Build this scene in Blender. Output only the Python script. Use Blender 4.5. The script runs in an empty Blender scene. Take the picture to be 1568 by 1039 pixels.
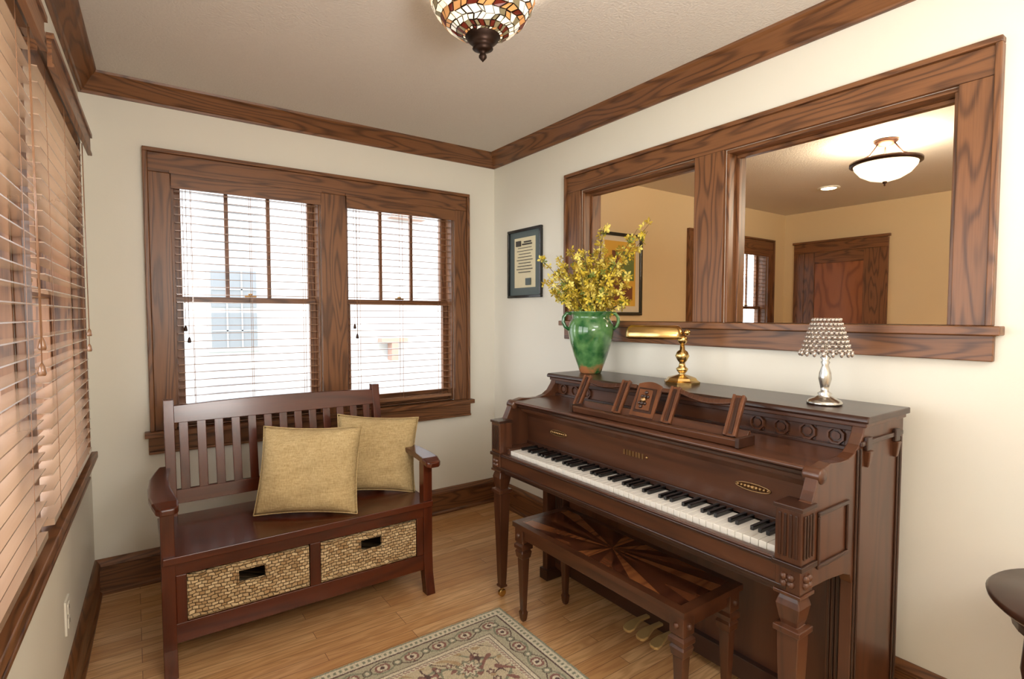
import bpy, bmesh, math, random
import numpy as np
from mathutils import Matrix, Vector
random.seed(7); rng=np.random.RandomState(3)
sc=bpy.context.scene
sc.view_settings.view_transform='Standard'
sc.view_settings.look='None'
sc.view_settings.exposure=0.0

# ------------------------------------------------------------------ materials
def srgb(r,g,b):
    f=lambda c:(c/255)/12.92 if c/255<=.04045 else (((c/255)+.055)/1.055)**2.4
    return (f(r),f(g),f(b),1)
def newmat(name):
    m=bpy.data.materials.new(name); m.use_nodes=True
    nt=m.node_tree; b=nt.nodes['Principled BSDF']
    return m,nt,b
def plain(name,col,rough=.5,metal=0,coat=0,noise=0,nscale=30,bump=0,bscale=200,spec=.5):
    m,nt,b=newmat(name); N=nt.nodes;L=nt.links
    b.inputs['Base Color'].default_value=col; b.inputs['Roughness'].default_value=rough
    b.inputs['Metallic'].default_value=metal; b.inputs['Coat Weight'].default_value=coat
    b.inputs['Specular IOR Level'].default_value=spec
    tc=N.new('ShaderNodeTexCoord')
    n=N.new('ShaderNodeTexNoise'); n.inputs['Scale'].default_value=nscale; n.inputs['Detail'].default_value=3
    L.new(tc.outputs['Object'],n.inputs['Vector'])
    r=N.new('ShaderNodeMix'); r.data_type='RGBA'
    k=max(noise,.02)
    r.inputs[6].default_value=tuple(c*(1-k) for c in col[:3])+(1,)
    r.inputs[7].default_value=tuple(min(1,c*(1+k)) for c in col[:3])+(1,)
    L.new(n.outputs['Fac'],r.inputs[0]); L.new(r.outputs[2],b.inputs['Base Color'])
    if bump:
        n2=N.new('ShaderNodeTexNoise'); n2.inputs['Scale'].default_value=bscale; n2.inputs['Detail'].default_value=2
        L.new(tc.outputs['Object'],n2.inputs['Vector'])
        bp=N.new('ShaderNodeBump'); bp.inputs['Strength'].default_value=bump; bp.inputs['Distance'].default_value=.003
        L.new(n2.outputs['Fac'],bp.inputs['Height']); L.new(bp.outputs[0],b.inputs['Normal'])
    return m
def emis(name,col,s):
    m,nt,b=newmat(name); b.inputs['Base Color'].default_value=col
    b.inputs['Emission Color'].default_value=col; b.inputs['Emission Strength'].default_value=s
    b.inputs['Roughness'].default_value=.3
    return m
def wood(name,light,dark,axis,scale=5.,bands=11.,rough=.35,amt=.8,coat=0.,pore=.5,stretch=.12,power=2.2):
    m,nt,b=newmat(name); N=nt.nodes;L=nt.links
    tc=N.new('ShaderNodeTexCoord')
    mp=N.new('ShaderNodeMapping'); s=[1,1,1]; s[axis]=stretch; mp.inputs['Scale'].default_value=s
    L.new(tc.outputs['Object'],mp.inputs['Vector'])
    n=N.new('ShaderNodeTexNoise'); n.inputs['Scale'].default_value=scale; n.inputs['Detail'].default_value=2.5; n.inputs['Roughness'].default_value=.45
    L.new(mp.outputs[0],n.inputs['Vector'])
    mu=N.new('ShaderNodeMath'); mu.operation='MULTIPLY'; mu.inputs[1].default_value=bands*6.283
    L.new(n.outputs['Fac'],mu.inputs[0])
    si=N.new('ShaderNodeMath'); si.operation='SINE'; L.new(mu.outputs[0],si.inputs[0])
    ma=N.new('ShaderNodeMath'); ma.operation='MULTIPLY_ADD'; ma.inputs[1].default_value=.5; ma.inputs[2].default_value=.5
    L.new(si.outputs[0],ma.inputs[0])
    po=N.new('ShaderNodeMath'); po.operation='POWER'; po.inputs[1].default_value=power; L.new(ma.outputs[0],po.inputs[0])
    mp2=N.new('ShaderNodeMapping'); s2=[1,1,1]; s2[axis]=.03; mp2.inputs['Scale'].default_value=s2
    L.new(tc.outputs['Object'],mp2.inputs['Vector'])
    n2=N.new('ShaderNodeTexNoise'); n2.inputs['Scale'].default_value=260; n2.inputs['Detail'].default_value=2
    L.new(mp2.outputs[0],n2.inputs['Vector'])
    f=N.new('ShaderNodeMath'); f.operation='MULTIPLY'; f.inputs[1].default_value=amt; L.new(po.outputs[0],f.inputs[0])
    f2=N.new('ShaderNodeMath'); f2.operation='MULTIPLY_ADD'; f2.inputs[1].default_value=pore; L.new(n2.outputs['Fac'],f2.inputs[0]); 
    f2.inputs[2].default_value=-pore*.45
    ad=N.new('ShaderNodeMath'); ad.operation='ADD'; ad.use_clamp=True
    L.new(f.outputs[0],ad.inputs[0]); L.new(f2.outputs[0],ad.inputs[1])
    mx=N.new('ShaderNodeMix'); mx.data_type='RGBA'; mx.inputs[6].default_value=light; mx.inputs[7].default_value=dark
    L.new(ad.outputs[0],mx.inputs[0]); L.new(mx.outputs[2],b.inputs['Base Color'])
    b.inputs['Roughness'].default_value=rough; b.inputs['Coat Weight'].default_value=coat; b.inputs['Coat Roughness'].default_value=.15
    return m
def woods(name,*a,**k): return [wood(name+'_'+'xyz'[i],*a,i,**k) for i in range(3)]
OAK=woods('oak_trim',srgb(128,84,51),srgb(68,40,23),scale=6,bands=20,rough=.36,amt=.68,pore=.8,power=3)
BEN=woods('bench_mahogany',srgb(88,36,16),srgb(50,18,9),scale=5,bands=8,rough=.24,amt=.45,coat=.3,pore=.5)
WAL=woods('piano_walnut',srgb(85,50,31),srgb(52,29,19),scale=4.5,bands=9,rough=.3,amt=.5,coat=.15,pore=.5)
WAD=woods('piano_walnut_dark',srgb(59,34,23),srgb(36,21,15),scale=4.5,bands=8,rough=.3,amt=.5,coat=.15,pore=.4)
SLAT=woods('blind_slat_wood',srgb(150,108,78),srgb(108,74,50),scale=5,bands=5,rough=.25,amt=.4,coat=.6,pore=.2)
SLAT_DAYLIT=wood('blind_slat_daylit',srgb(202,172,146),srgb(162,128,102),1,scale=5,bands=5,rough=.22,amt=.4,coat=.8,pore=.2)  # left blinds only: slat wood lightened, daylight on the slats put into the colour
CREAM=plain('wall_paint_cream',srgb(234,230,217),.75,noise=.015,nscale=3,bump=.06,bscale=180)
YEL=plain('wall_paint_warm',srgb(230,208,168),.8,noise=.02,nscale=3)
CEIL=plain('ceiling_stipple',srgb(222,215,206),.9,noise=.03,nscale=60,bump=1.0,bscale=100)
WHITEP=plain('white_plastic',srgb(235,232,220),.4)
IVORY=plain('piano_key_ivory',srgb(244,240,230),.25,coat=.3)
BLACK=plain('black_lacquer',srgb(14,12,12),.25,coat=.3)
BRASS=plain('brass',srgb(206,172,110),.24,metal=1,noise=.1)
PBRASS=plain('pedal_brass',srgb(214,184,126),.35,metal=.55)
DBRASS=plain('antique_brass',srgb(160,128,88),.35,metal=1,noise=.15)
BRONZE=plain('bronze_dark',srgb(60,38,28),.4,metal=.7)
NICK=plain('brushed_nickel',srgb(200,196,188),.22,metal=1)
CRYS=plain('crystal_beads',srgb(178,166,156),.06,metal=.6,coat=1,noise=.3,nscale=150)
PAPER=plain('paper_cream',srgb(226,215,180),.6,noise=.04,nscale=40)
MATG=plain('mat_board_teal',srgb(88,100,100),.6)
MATW=plain('mat_board_white',srgb(225,215,195),.6)
INK=plain('ink',srgb(70,64,58),.7)

def floor_mat():
    m,nt,b=newmat('oak_strip_floor'); N=nt.nodes;L=nt.links
    tc=N.new('ShaderNodeTexCoord')
    br=N.new('ShaderNodeTexBrick'); br.inputs['Scale'].default_value=1; br.inputs['Brick Width'].default_value=.95; br.inputs['Row Height'].default_value=.058
    br.inputs['Mortar Size'].default_value=.0010; br.inputs['Mortar Smooth'].default_value=.15; br.inputs['Bias'].default_value=0
    br.offset=.37; br.offset_frequency=3
    br.inputs['Color1'].default_value=(0,0,0,1); br.inputs['Color2'].default_value=(1,1,1,1); br.inputs['Mortar'].default_value=(.5,.5,.5,1)
    L.new(tc.outputs['Object'],br.inputs['Vector'])
    sep=N.new('ShaderNodeSeparateColor'); L.new(br.outputs['Color'],sep.inputs[0])
    cb=N.new('ShaderNodeCombineXYZ'); 
    m1=N.new('ShaderNodeMath'); m1.operation='MULTIPLY'; m1.inputs[1].default_value=7; L.new(sep.outputs[0],m1.inputs[0]); L.new(m1.outputs[0],cb.inputs[2])
    va=N.new('ShaderNodeVectorMath'); va.operation='ADD'; L.new(tc.outputs['Object'],va.inputs[0]); L.new(cb.outputs[0],va.inputs[1])
    mp=N.new('ShaderNodeMapping'); mp.inputs['Scale'].default_value=(.1,1,1); L.new(va.outputs[0],mp.inputs['Vector'])
    n=N.new('ShaderNodeTexNoise'); n.inputs['Scale'].default_value=16; n.inputs['Detail'].default_value=3; L.new(mp.outputs[0],n.inputs['Vector'])
    mu=N.new('ShaderNodeMath'); mu.operation='MULTIPLY'; mu.inputs[1].default_value=55; L.new(n.outputs['Fac'],mu.inputs[0])
    si=N.new('ShaderNodeMath'); si.operation='SINE'; L.new(mu.outputs[0],si.inputs[0])
    ma=N.new('ShaderNodeMath'); ma.operation='MULTIPLY_ADD'; ma.inputs[1].default_value=.24; ma.inputs[2].default_value=.24; L.new(si.outputs[0],ma.inputs[0])
    c=N.new('ShaderNodeMix'); c.data_type='RGBA'; c.inputs[6].default_value=srgb(234,194,142); c.inputs[7].default_value=srgb(206,154,100)
    L.new(sep.outputs[0],c.inputs[0])
    g=N.new('ShaderNodeMix'); g.data_type='RGBA'; g.inputs[7].default_value=srgb(178,122,74); L.new(c.outputs[2],g.inputs[6]); L.new(ma.outputs[0],g.inputs[0])
    mo=N.new('ShaderNodeMix'); mo.data_type='RGBA'; mo.inputs[7].default_value=srgb(110,68,38); L.new(g.outputs[2],mo.inputs[6]); L.new(br.outputs['Fac'],mo.inputs[0])
    L.new(mo.outputs[2],b.inputs['Base Color'])
    b.inputs['Roughness'].default_value=.3; b.inputs['Coat Weight'].default_value=.2; b.inputs['Coat Roughness'].default_value=.15
    return m
FLOOR=floor_mat()

def weave(name,c1,c2,w,h,swap,bump=.8,rough=.8):
    m,nt,b=newmat(name); N=nt.nodes;L=nt.links
    tc=N.new('ShaderNodeTexCoord'); sp=N.new('ShaderNodeSeparateXYZ'); L.new(tc.outputs['Object'],sp.inputs[0])
    cb=N.new('ShaderNodeCombineXYZ'); ad=N.new('ShaderNodeMath'); ad.operation='ADD'
    L.new(sp.outputs[0],ad.inputs[0]); L.new(sp.outputs[1],ad.inputs[1]); L.new(ad.outputs[0],cb.inputs[0]); L.new(sp.outputs[2 if swap else 1],cb.inputs[1])
    nz=N.new('ShaderNodeTexNoise'); nz.inputs['Scale'].default_value=22; L.new(cb.outputs[0],nz.inputs['Vector'])
    sc_=N.new('ShaderNodeVectorMath'); sc_.operation='SCALE'; sc_.inputs['Scale'].default_value=.022; L.new(nz.outputs['Color'],sc_.inputs[0])
    va=N.new('ShaderNodeVectorMath'); va.operation='ADD'; L.new(cb.outputs[0],va.inputs[0]); L.new(sc_.outputs[0],va.inputs[1])
    br=N.new('ShaderNodeTexBrick'); br.inputs['Scale'].default_value=1; br.inputs['Brick Width'].default_value=w; br.inputs['Row Height'].default_value=h
    br.inputs['Mortar Size'].default_value=h*.15; br.inputs['Mortar Smooth'].default_value=1
    br.inputs['Color1'].default_value=c1; br.inputs['Color2'].default_value=c2; br.inputs['Mortar'].default_value=tuple(x*.3 for x in c2[:3])+(1,)
    L.new(va.outputs[0],br.inputs['Vector']); L.new(br.outputs['Color'],b.inputs['Base Color'])
    bp=N.new('ShaderNodeBump'); bp.invert=True; bp.inputs['Strength'].default_value=bump; bp.inputs['Distance'].default_value=.005
    L.new(br.outputs['Fac'],bp.inputs['Height']); L.new(bp.outputs[0],b.inputs['Normal']); b.inputs['Roughness'].default_value=rough
    return m
SEAG=weave('seagrass_weave',srgb(228,202,158),srgb(172,138,94),.022,.013,True,1.0)
def pillow_mat():
    m,nt,b=newmat('pillow_linen_khaki'); N=nt.nodes;L=nt.links
    tc=N.new('ShaderNodeTexCoord')
    mp=N.new('ShaderNodeMapping'); mp.inputs['Scale'].default_value=(1,1,.25); L.new(tc.outputs['Object'],mp.inputs[0])
    n=N.new('ShaderNodeTexNoise'); n.inputs['Scale'].default_value=200; n.inputs['Detail'].default_value=3; L.new(mp.outputs[0],n.inputs['Vector'])
    mp2=N.new('ShaderNodeMapping'); mp2.inputs['Scale'].default_value=(.15,.15,1); L.new(tc.outputs['Object'],mp2.inputs[0])
    n2=N.new('ShaderNodeTexNoise'); n2.inputs['Scale'].default_value=210; n2.inputs['Detail'].default_value=3; L.new(mp2.outputs[0],n2.inputs['Vector'])
    ad=N.new('ShaderNodeMath'); ad.operation='ADD'; L.new(n.outputs['Fac'],ad.inputs[0]); L.new(n2.outputs['Fac'],ad.inputs[1])
    mr=N.new('ShaderNodeMapRange'); mr.inputs[1].default_value=.65; mr.inputs[2].default_value=1.35; L.new(ad.outputs[0],mr.inputs[0])
    c=N.new('ShaderNodeMix'); c.data_type='RGBA'; c.inputs[6].default_value=srgb(172,146,98); c.inputs[7].default_value=srgb(210,186,138); L.new(mr.outputs[0],c.inputs[0])
    L.new(c.outputs[2],b.inputs['Base Color']); b.inputs['Roughness'].default_value=.9
    bp=N.new('ShaderNodeBump'); bp.inputs['Strength'].default_value=.5; bp.inputs['Distance'].default_value=.003; L.new(ad.outputs[0],bp.inputs['Height']); L.new(bp.outputs[0],b.inputs['Normal'])
    return m
PILL=pillow_mat()
def vase_mat():
    m,nt,b=newmat('vase_green_glaze'); N=nt.nodes;L=nt.links
    tc=N.new('ShaderNodeTexCoord'); sp=N.new('ShaderNodeSeparateXYZ'); L.new(tc.outputs['Object'],sp.inputs[0])
    n=N.new('ShaderNodeTexNoise'); n.inputs['Scale'].default_value=16; n.inputs['Detail'].default_value=4; L.new(tc.outputs['Object'],n.inputs['Vector'])
    cr=N.new('ShaderNodeValToRGB'); cr.color_ramp.elements[0].position=.35; cr.color_ramp.elements[0].color=srgb(34,90,46); cr.color_ramp.elements[1].position=.65; cr.color_ramp.elements[1].color=srgb(96,142,84)
    L.new(n.outputs['Fac'],cr.inputs[0])
    mr=N.new('ShaderNodeMapRange'); mr.inputs[1].default_value=1.17; mr.inputs[2].default_value=1.07; L.new(sp.outputs[2],mr.inputs[0])
    mu=N.new('ShaderNodeMath'); mu.operation='MULTIPLY'; L.new(mr.outputs[0],mu.inputs[0]); L.new(n.outputs['Fac'],mu.inputs[1])
    gt=N.new('ShaderNodeMapRange'); gt.inputs[1].default_value=.36; gt.inputs[2].default_value=.5; L.new(mu.outputs[0],gt.inputs[0])
    mx=N.new('ShaderNodeMix'); mx.data_type='RGBA'; mx.inputs[7].default_value=srgb(170,110,70); L.new(cr.outputs[0],mx.inputs[6]); L.new(gt.outputs[0],mx.inputs[0])
    L.new(mx.outputs[2],b.inputs['Base Color']); b.inputs['Roughness'].default_value=.12; b.inputs['Coat Weight'].default_value=.6
    return m
VASE=vase_mat()

# ------------------------------------------------------------------ builder
class B:
    def __init__(s,name): s.name=name; s.bm=bmesh.new(); s.mats=[]; s.M=Matrix.Identity(4)
    def mi(s,m):
        if m not in s.mats: s.mats.append(m)
        return s.mats.index(m)
    def v(s,co): return s.bm.verts.new(s.M@Vector(co))
    def face(s,vs,m,smooth=False):
        try: f=s.bm.faces.new(vs)
        except ValueError: return None
        f.material_index=s.mi(m); f.smooth=smooth; return f
    def box(s,x0,x1,y0,y1,z0,z1,m,mats6=None):
        c=[s.v((x,y,z)) for x in (x0,x1) for y in (y0,y1) for z in (z0,z1)]
        F=[(0,1,3,2),(4,6,7,5),(0,4,5,1),(2,3,7,6),(0,2,6,4),(1,5,7,3)]
        for i,f in enumerate(F): s.face([c[k] for k in f],mats6[i] if mats6 else m)
    def prism(s,pts,ax,a0,a1,m,smooth=False):
        def mk(p,a):
            q=list(p); q.insert(ax,a); return s.v(q)
        A=[mk(p,a0) for p in pts]; C=[mk(p,a1) for p in pts]; n=len(pts)
        s.face(A[::-1],m); s.face(C,m)
        for i in range(n): s.face([A[i],A[(i+1)%n],C[(i+1)%n],C[i]],m,smooth)
    def loft(s,rings,m,smooth=False,caps=True):
        R=[[s.v(p) for p in r] for r in rings]; n=len(R[0])
        for a,b in zip(R,R[1:]):
            for i in range(n): s.face([a[i],a[(i+1)%n],b[(i+1)%n],b[i]],m,smooth)
        if caps: s.face(R[0][::-1],m); s.face(R[-1],m)
    def lathe(s,prof,c,m,seg=24,smooth=True,caps=True,sx=1,sy=1):
        s.loft([[(c[0]+r*sx*math.cos(2*math.pi*i/seg),c[1]+r*sy*math.sin(2*math.pi*i/seg),c[2]+z) for i in range(seg)] for r,z in prof],m,smooth,caps)
    def tube(s,path,r,m,seg=8,smooth=True):
        P=[Vector(p) for p in path]; rings=[]; up=None
        for i,p in enumerate(P):
            t=(P[min(i+1,len(P)-1)]-P[max(i-1,0)]).normalized()
            if up is None: up=Vector((0,0,1)) if abs(t.z)<.9 else Vector((1,0,0))
            a=t.cross(up).normalized(); b=a.cross(t).normalized(); up=b
            rr=r[i] if isinstance(r,(list,tuple)) else r
            rings.append([p+a*rr*math.cos(2*math.pi*k/seg)+b*rr*math.sin(2*math.pi*k/seg) for k in range(seg)])
        s.loft(rings,m,smooth)
    def sqtaper(s,cx,cy,lv,m):
        s.loft([[(cx-h,cy-h,z),(cx+h,cy-h,z),(cx+h,cy+h,z),(cx-h,cy+h,z)] for z,h in lv],m)
    def sphere(s,c,r,m,seg=12,sz=1):
        n=seg//2
        s.lathe([(max(.0005,r*math.sin(math.pi*i/n)),-r*sz*math.cos(math.pi*i/n)) for i in range(n+1)],c,m,seg)
    def done(s,bevel=0,parent=None,xf=None):
        bmesh.ops.recalc_face_normals(s.bm,faces=s.bm.faces)
        me=bpy.data.meshes.new(s.name); s.bm.to_mesh(me); s.bm.free()
        if xf is not None: me.transform(xf)
        for m in s.mats: me.materials.append(m)
        o=bpy.data.objects.new(s.name,me); sc.collection.objects.link(o)
        if bevel:
            md=o.modifiers.new('bevel','BEVEL'); md.width=bevel; md.segments=2; md.limit_method='ANGLE'; md.angle_limit=math.radians(40)
        if parent: o.parent=parent
        return o
def empty(name):
    o=bpy.data.objects.new(name,None); sc.collection.objects.link(o); return o

# ------------------------------------------------------------------ dimensions
D=3.24; R=2.137; LX=-.175; CZ=2.48; T=.13; YF=-2.4; X2=6.1
# the left wall is not quite square to the back wall: turn it about the back-left corner
RL=Matrix.Translation((LX,D,0))@Matrix.Rotation(math.radians(-2.1),4,'Z')@Matrix.Translation((-LX,-D,0))
BW=[(.177,.915),(1.062,1.80)]; WZ0,WZ1=.77,2.10
LW=[(.50,1.74),(1.84,2.76)]
PO=[(.59,1.40),(1.55,2.32)]; PZ0,PZ1=1.32,2.068
OW=[(4.44,5.0),(5.14,5.73)]
def wall(name,ax,a0,a1,u0,u1,z0,z1,holes,m,mp=None,xf=None):
    b=B(name)
    us=sorted({u0,u1,*[h[0] for h in holes],*[h[1] for h in holes]}); zs=sorted({z0,z1,*[h[2] for h in holes],*[h[3] for h in holes]})
    for i in range(len(us)-1):
        for j in range(len(zs)-1):
            um=(us[i]+us[i+1])/2; zm=(zs[j]+zs[j+1])/2
            if any(h[0]<um<h[1] and h[2]<zm<h[3] for h in holes): continue
            if ax==1: b.box(us[i],us[i+1],a0,a1,zs[j],zs[j+1],m)
            else: b.box(a0,a1,us[i],us[i+1],zs[j],zs[j+1],m,[m,mp or m,m,m,m,m])
    return b.done(xf=xf)
wall('wall_back',1,D,D+T,LX-T-.05,R+T,0,CZ,[(a,c,WZ0,WZ1) for a,c in BW],CREAM)
wall('wall_left',0,LX-T,LX,YF-.1,D+.02,0,CZ,[(a,c,WZ0,WZ1) for a,c in LW],CREAM,xf=RL)
wall('wall_right',0,R,R+T,YF,D,0,CZ,[(a,c,PZ0,PZ1) for a,c in PO],CREAM,YEL)
wall('wall_front',1,YF-.1,YF,LX-.4,X2+.1,0,CZ,[],CREAM)
wall('wall_back_far_room',1,D,D+T,R+T,X2+T,0,CZ,[(a,c,WZ0,WZ1) for a,c in OW],YEL)
wall('wall_right_far_room',0,X2,X2+T,YF,D,0,CZ,[],YEL)
b=B('floor'); b.box(LX-.5,X2+T,YF-.1,D+T,-.08,0,FLOOR); b.done()
b=B('ceiling'); b.box(LX-.5,X2+T,YF-.1,D+T,CZ,CZ+.08,CEIL); b.done()

CP=[(0,-.092),(.010,-.092),(.014,-.082),(.020,-.078),(.060,-.020),(.066,-.016),(.072,-.010),(.076,0),(0,0)]
def crown(name,path,m,xf=None):
    b=B(name); rings=[]
    for x,y,nx,ny in path: rings.append([(x+nx*o,y+ny*o,CZ+z) for o,z in CP])
    b.loft(rings,m); return b.done(xf=xf)
crown('trim_1',[(LX-.005,D,1,-1),(R,D,-1,-1)],OAK[0])
crown('trim_2',[(R,D,-1,-1),(R,YF,-1,0)],OAK[1])
crown('trim_3',[(LX,YF,1,0),(LX,D,1,-1)],OAK[1],RL)
BP=[(0,0),(.028,0),(.028,.012),(.018,.022),(.018,.135),(.024,.14),(.022,.15),(.012,.165),(.006,.172),(0,.172)]
def base(name,p,m,xf=None):
    b=B(name); b.loft([[(x+nx*o,y+ny*o,z) for o,z in BP] for x,y,nx,ny in p],m); return b.done(xf=xf)
base('baseboard_back',[(LX-.005,D,1,-1),(R,D,-1,-1)],OAK[0])
base('baseboard_right',[(R,D,-1,-1),(R,YF,-1,0)],OAK[1])
base('baseboard_left',[(LX,YF,1,0),(LX,D,1,-1)],OAK[1],RL)
base('baseboard_far_room',[(R+T,D,1,-1),(X2,D,-1,-1)],OAK[0])

def tf_back(): return Matrix(((1,0,0,0),(0,1,0,D),(0,0,1,0),(0,0,0,1)))
def tf_left(): return RL@Matrix(((0,-1,0,LX),(1,0,0,0),(0,0,1,0),(0,0,0,1)))
def window(name,M,ops,UA,muntins=2,outside=False):
    par=empty(name)
    u0=ops[0][0]-.105; u1=ops[-1][1]+.105; WU=OAK[UA]; WZ=OAK[2]
    b=B('casing'); b.M=M
    zt=2.168
    b.box(u0+.010,ops[0][0],-.02,0,.77,zt-.105,WZ); b.box(ops[-1][1],u1-.010,-.02,0,.77,zt-.105,WZ)
    b.box(u0+.010,u1-.010,-.021,0,zt-.105,zt-.010,WU)
    for p,q in zip(ops,ops[1:]): b.box(p[1],q[0],-.02,0,.77,zt-.105,WZ)
    b.box(u0-.010,u0+.010,-.034,0,.77,zt-.010,WZ); b.box(u1-.010,u1+.010,-.034,0,.77,zt-.010,WZ); b.box(u0-.010,u1+.010,-.034,0,zt-.010,zt+.010,WU)
    b.box(u0-.033,u1+.033,-.055,.03,.742,.77,WU); b.box(u0-.018,u1+.018,-.022,0,.668,.742,WU); b.box(u0-.018,u1+.018,-.03,0,.655,.668,WU)
    b.done(.003,par)
    b=B('jambs_and_sashes'); b.M=M
    for a,c in ops:
        b.box(a,a+.012,0,T,.775,2.085,WZ); b.box(c-.012,c,0,T,.775,2.085,WZ); b.box(a,c,0,T,2.085,2.10,WU); b.box(a,c,0.031,T+.02,.755,.775,WU)
        a2,c2=a+.012,c-.012
        def sash(z0,z1,d0,mun,bot,top):
            b.box(a2,a2+.036,d0,d0+.03,z0+bot,z1-top,WZ); b.box(c2-.036,c2,d0,d0+.03,z0+bot,z1-top,WZ)
            b.box(a2,c2,d0,d0+.03,z0,z0+bot,WU); b.box(a2,c2,d0,d0+.03,z1-top,z1,WU)
            for k in range(1,mun+1):
                uc=a2+.036+(c2-a2-.072)*k/(mun+1); b.box(uc-.010,uc+.010,d0+.005,d0+.025,z0+bot,z1-top,WZ)
        sash(.775,1.45,.062,0,.075,.032); sash(1.418,2.09,.094,muntins,.032,.045)
        um=(a+c)/2
        b.box(um-.03,um+.03,.052,.062,1.451,1.459,DBRASS); b.lathe([(.012,0),(.012,.012),(.004,.014)],(um,.058,1.459),DBRASS,12)
    b.done(.002,par)
    b=B('blinds'); b.M=M
    o=-.047 if outside else .002
    SM=SLAT_DAYLIT if outside else SLAT[UA]
    for a,c in ops:
        e=.0 if outside else .016
        vo=o-.030 if outside else -.028
        b.box(a+.002,c-.002,vo,vo+.010,2.0,2.06,WU); b.box(a-.004,c+.004,vo-.006,vo+.010,2.06,2.075,WU); b.box(a+.0,c-.0,vo-.004,vo+.010,1.990,2.0,WU)
        b.box(a+.014,c-.014,o,o+.047,2.03,2.058,WU)
        z=1.985; dz=.0405
        while z>.83:
            b.box(a+e,c-e,o,o+.048,z,z+.0030,SM); z-=dz
        b.box(a+e,c-e,o,o+.048,.80,.817,SM)
        for fu in (.12,.5,.88):
            u=a+(c-a)*fu
            b.box(u-.0012,u+.0012,o-.001,o,.81,2.03,SLAT[2]); b.box(u-.0012,u+.0012,o+.048,o+.049,.81,2.03,SLAT[2])
        for off,zl in ((.05,1.30),(.065,1.24)):
            for u in ([a+off] if not outside else [c-off]):
                b.tube([(u,o-.008,2.02),(u,o-.010,zl)],.0012,SLAT[2],5)
                b.lathe([(.002,.03),(.006,.022),(.009,.006),(.007,0)],(u,o-.010,zl-.03),SLAT[2] if outside else BRONZE,10)
    b.done(0,par)
    return par
window('window_1',tf_back(),BW,0)
window('window_2',tf_left(),LW,1,outside=True)
window('window_3',tf_back(),OW,0)

# pass-through opening casing (interior window)
b=B('trim_4')
O=OAK; y0=PO[0][0]; y1=PO[1][1]; zt=2.165
for X0,X1,s in ((R-.02,R,-1),(R+T,R+T+.02,1)):
    b.box(X0,X1,y0-.09,y0,PZ0,PZ1,O[2]); b.box(X0,X1,y1,y1+.11,PZ0,PZ1,O[2]); b.box(X0,X1,PO[0][1],PO[1][0],PZ0,PZ1,O[2])
    b.box(X0-(.001 if s<0 else 0),X1+(.001 if s>0 else 0),y0-.09,y1+.11,PZ1,zt-.008,O[1])
    xa,xb=(R-.034,R) if s<0 else (R+T,R+T+.034)
    b.box(xa,xb,y0-.105,y0-.088,PZ0,zt-.008,O[2]); b.box(xa,xb,y1+.108,y1+.125,PZ0,zt-.008,O[2]); b.box(xa,xb,y0-.105,y1+.125,zt-.008,zt+.010,O[1])
b.box(R-.05,R+T+.05,y0-.128,y1+.15,1.292,1.32,O[1])
b.box(R-.022,R,y0-.108,y1+.13,1.212,1.292,O[1])
for a,c in PO:
    b.box(R,R+T,a,a+.014,PZ0,PZ1-.014,O[2]); b.box(R,R+T,c-.014,c,PZ0,PZ1-.014,O[2]); b.box(R,R+T,a,c,PZ1-.014,PZ1,O[1])
    b.box(R+.055,R+.075,a+.014,a+.028,PZ0,PZ1-.028,O[2]); b.box(R+.055,R+.075,c-.028,c-.014,PZ0,PZ1-.028,O[2]); b.box(R+.055,R+.075,a+.014,c-.014,PZ1-.028,PZ1-.014,O[1])
b.done(.003)

# ------------------------------------------------------------------ far room
par=empty('door_1')
b=B('door_casing'); dy0,dy1=2.31,3.01
b.box(X2-.022,X2,dy0-.11,dy0,0,2.03,O[2]); b.box(X2-.022,X2,dy1,dy1+.11,0,2.03,O[2]); b.box(X2-.024,X2,dy0-.11,dy1+.11,2.03,2.13,O[1]); b.box(X2-.034,X2,dy0-.125,dy1+.125,2.13,2.155,O[1])
b.done(.003,par)
b=B('door_slab'); 
FLAME=wood('door_flame_veneer',srgb(156,94,52),srgb(104,56,28),2,scale=3.2,bands=9,rough=.35,amt=.6,pore=.5,stretch=.35)
b.box(X2-.008,X2-.001,dy0+.11,dy1-.11,.20,1.91,FLAME)
for y in (dy0,dy1-.11): b.box(X2-.016,X2-.001,y,y+.11,.01,2.03,O[2])
b.box(X2-.015,X2-.001,dy0+.11,dy1-.11,1.91,2.03,O[1]); b.box(X2-.015,X2-.001,dy0+.11,dy1-.11,.01,.20,O[1])
b.sphere((X2-.06,dy0+.06,.98),.028,BRASS); b.tube([(X2-.06,dy0+.06,.98),(X2-.01,dy0+.06,.98)],.01,BRASS)
b.done(.002,par)
def picture(name,M,w,h,fw,layers):
    par=empty(name); b=B('frame'); b.M=M
    b.box(-w/2,w/2,0,.02,-h/2,-h/2+fw,BLACK); b.box(-w/2,w/2,0,.02,h/2-fw,h/2,BLACK); b.box(-w/2,-w/2+fw,0,.02,-h/2+fw,h/2-fw,BLACK); b.box(w/2-fw,w/2,0,.02,-h/2+fw,h/2-fw,BLACK)
    b.done(.003,par)
    b=B('artwork'); b.M=M
    d=.006
    for (a,c,e,f,m) in layers:
        b.box(a,c,0.001,d,e,f,m); d+=.0008
    b.done(0,par)
MR=Matrix(((0,-1,0,R),(-1,0,0,2.865),(0,0,1,1.695),(0,0,0,1)))
lay=[(-.17,.17,-.21,.21,MATG),(-.115,.115,-.16,.17,PAPER)]
for i in range(9):
    z=.10-.02*i; w=.075+.012*math.sin(i*2.1); lay.append((-w,w,z,z+.004,INK))
lay+= [(-.09,-.04,.115,.15,INK),(-.02,.08,.12,.128,INK),(.0,.07,.135,.143,INK),(.02,.07,-.145,-.10,MATG)]
picture('framed_certificate',MR,.37,.455,.018,lay)
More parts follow.
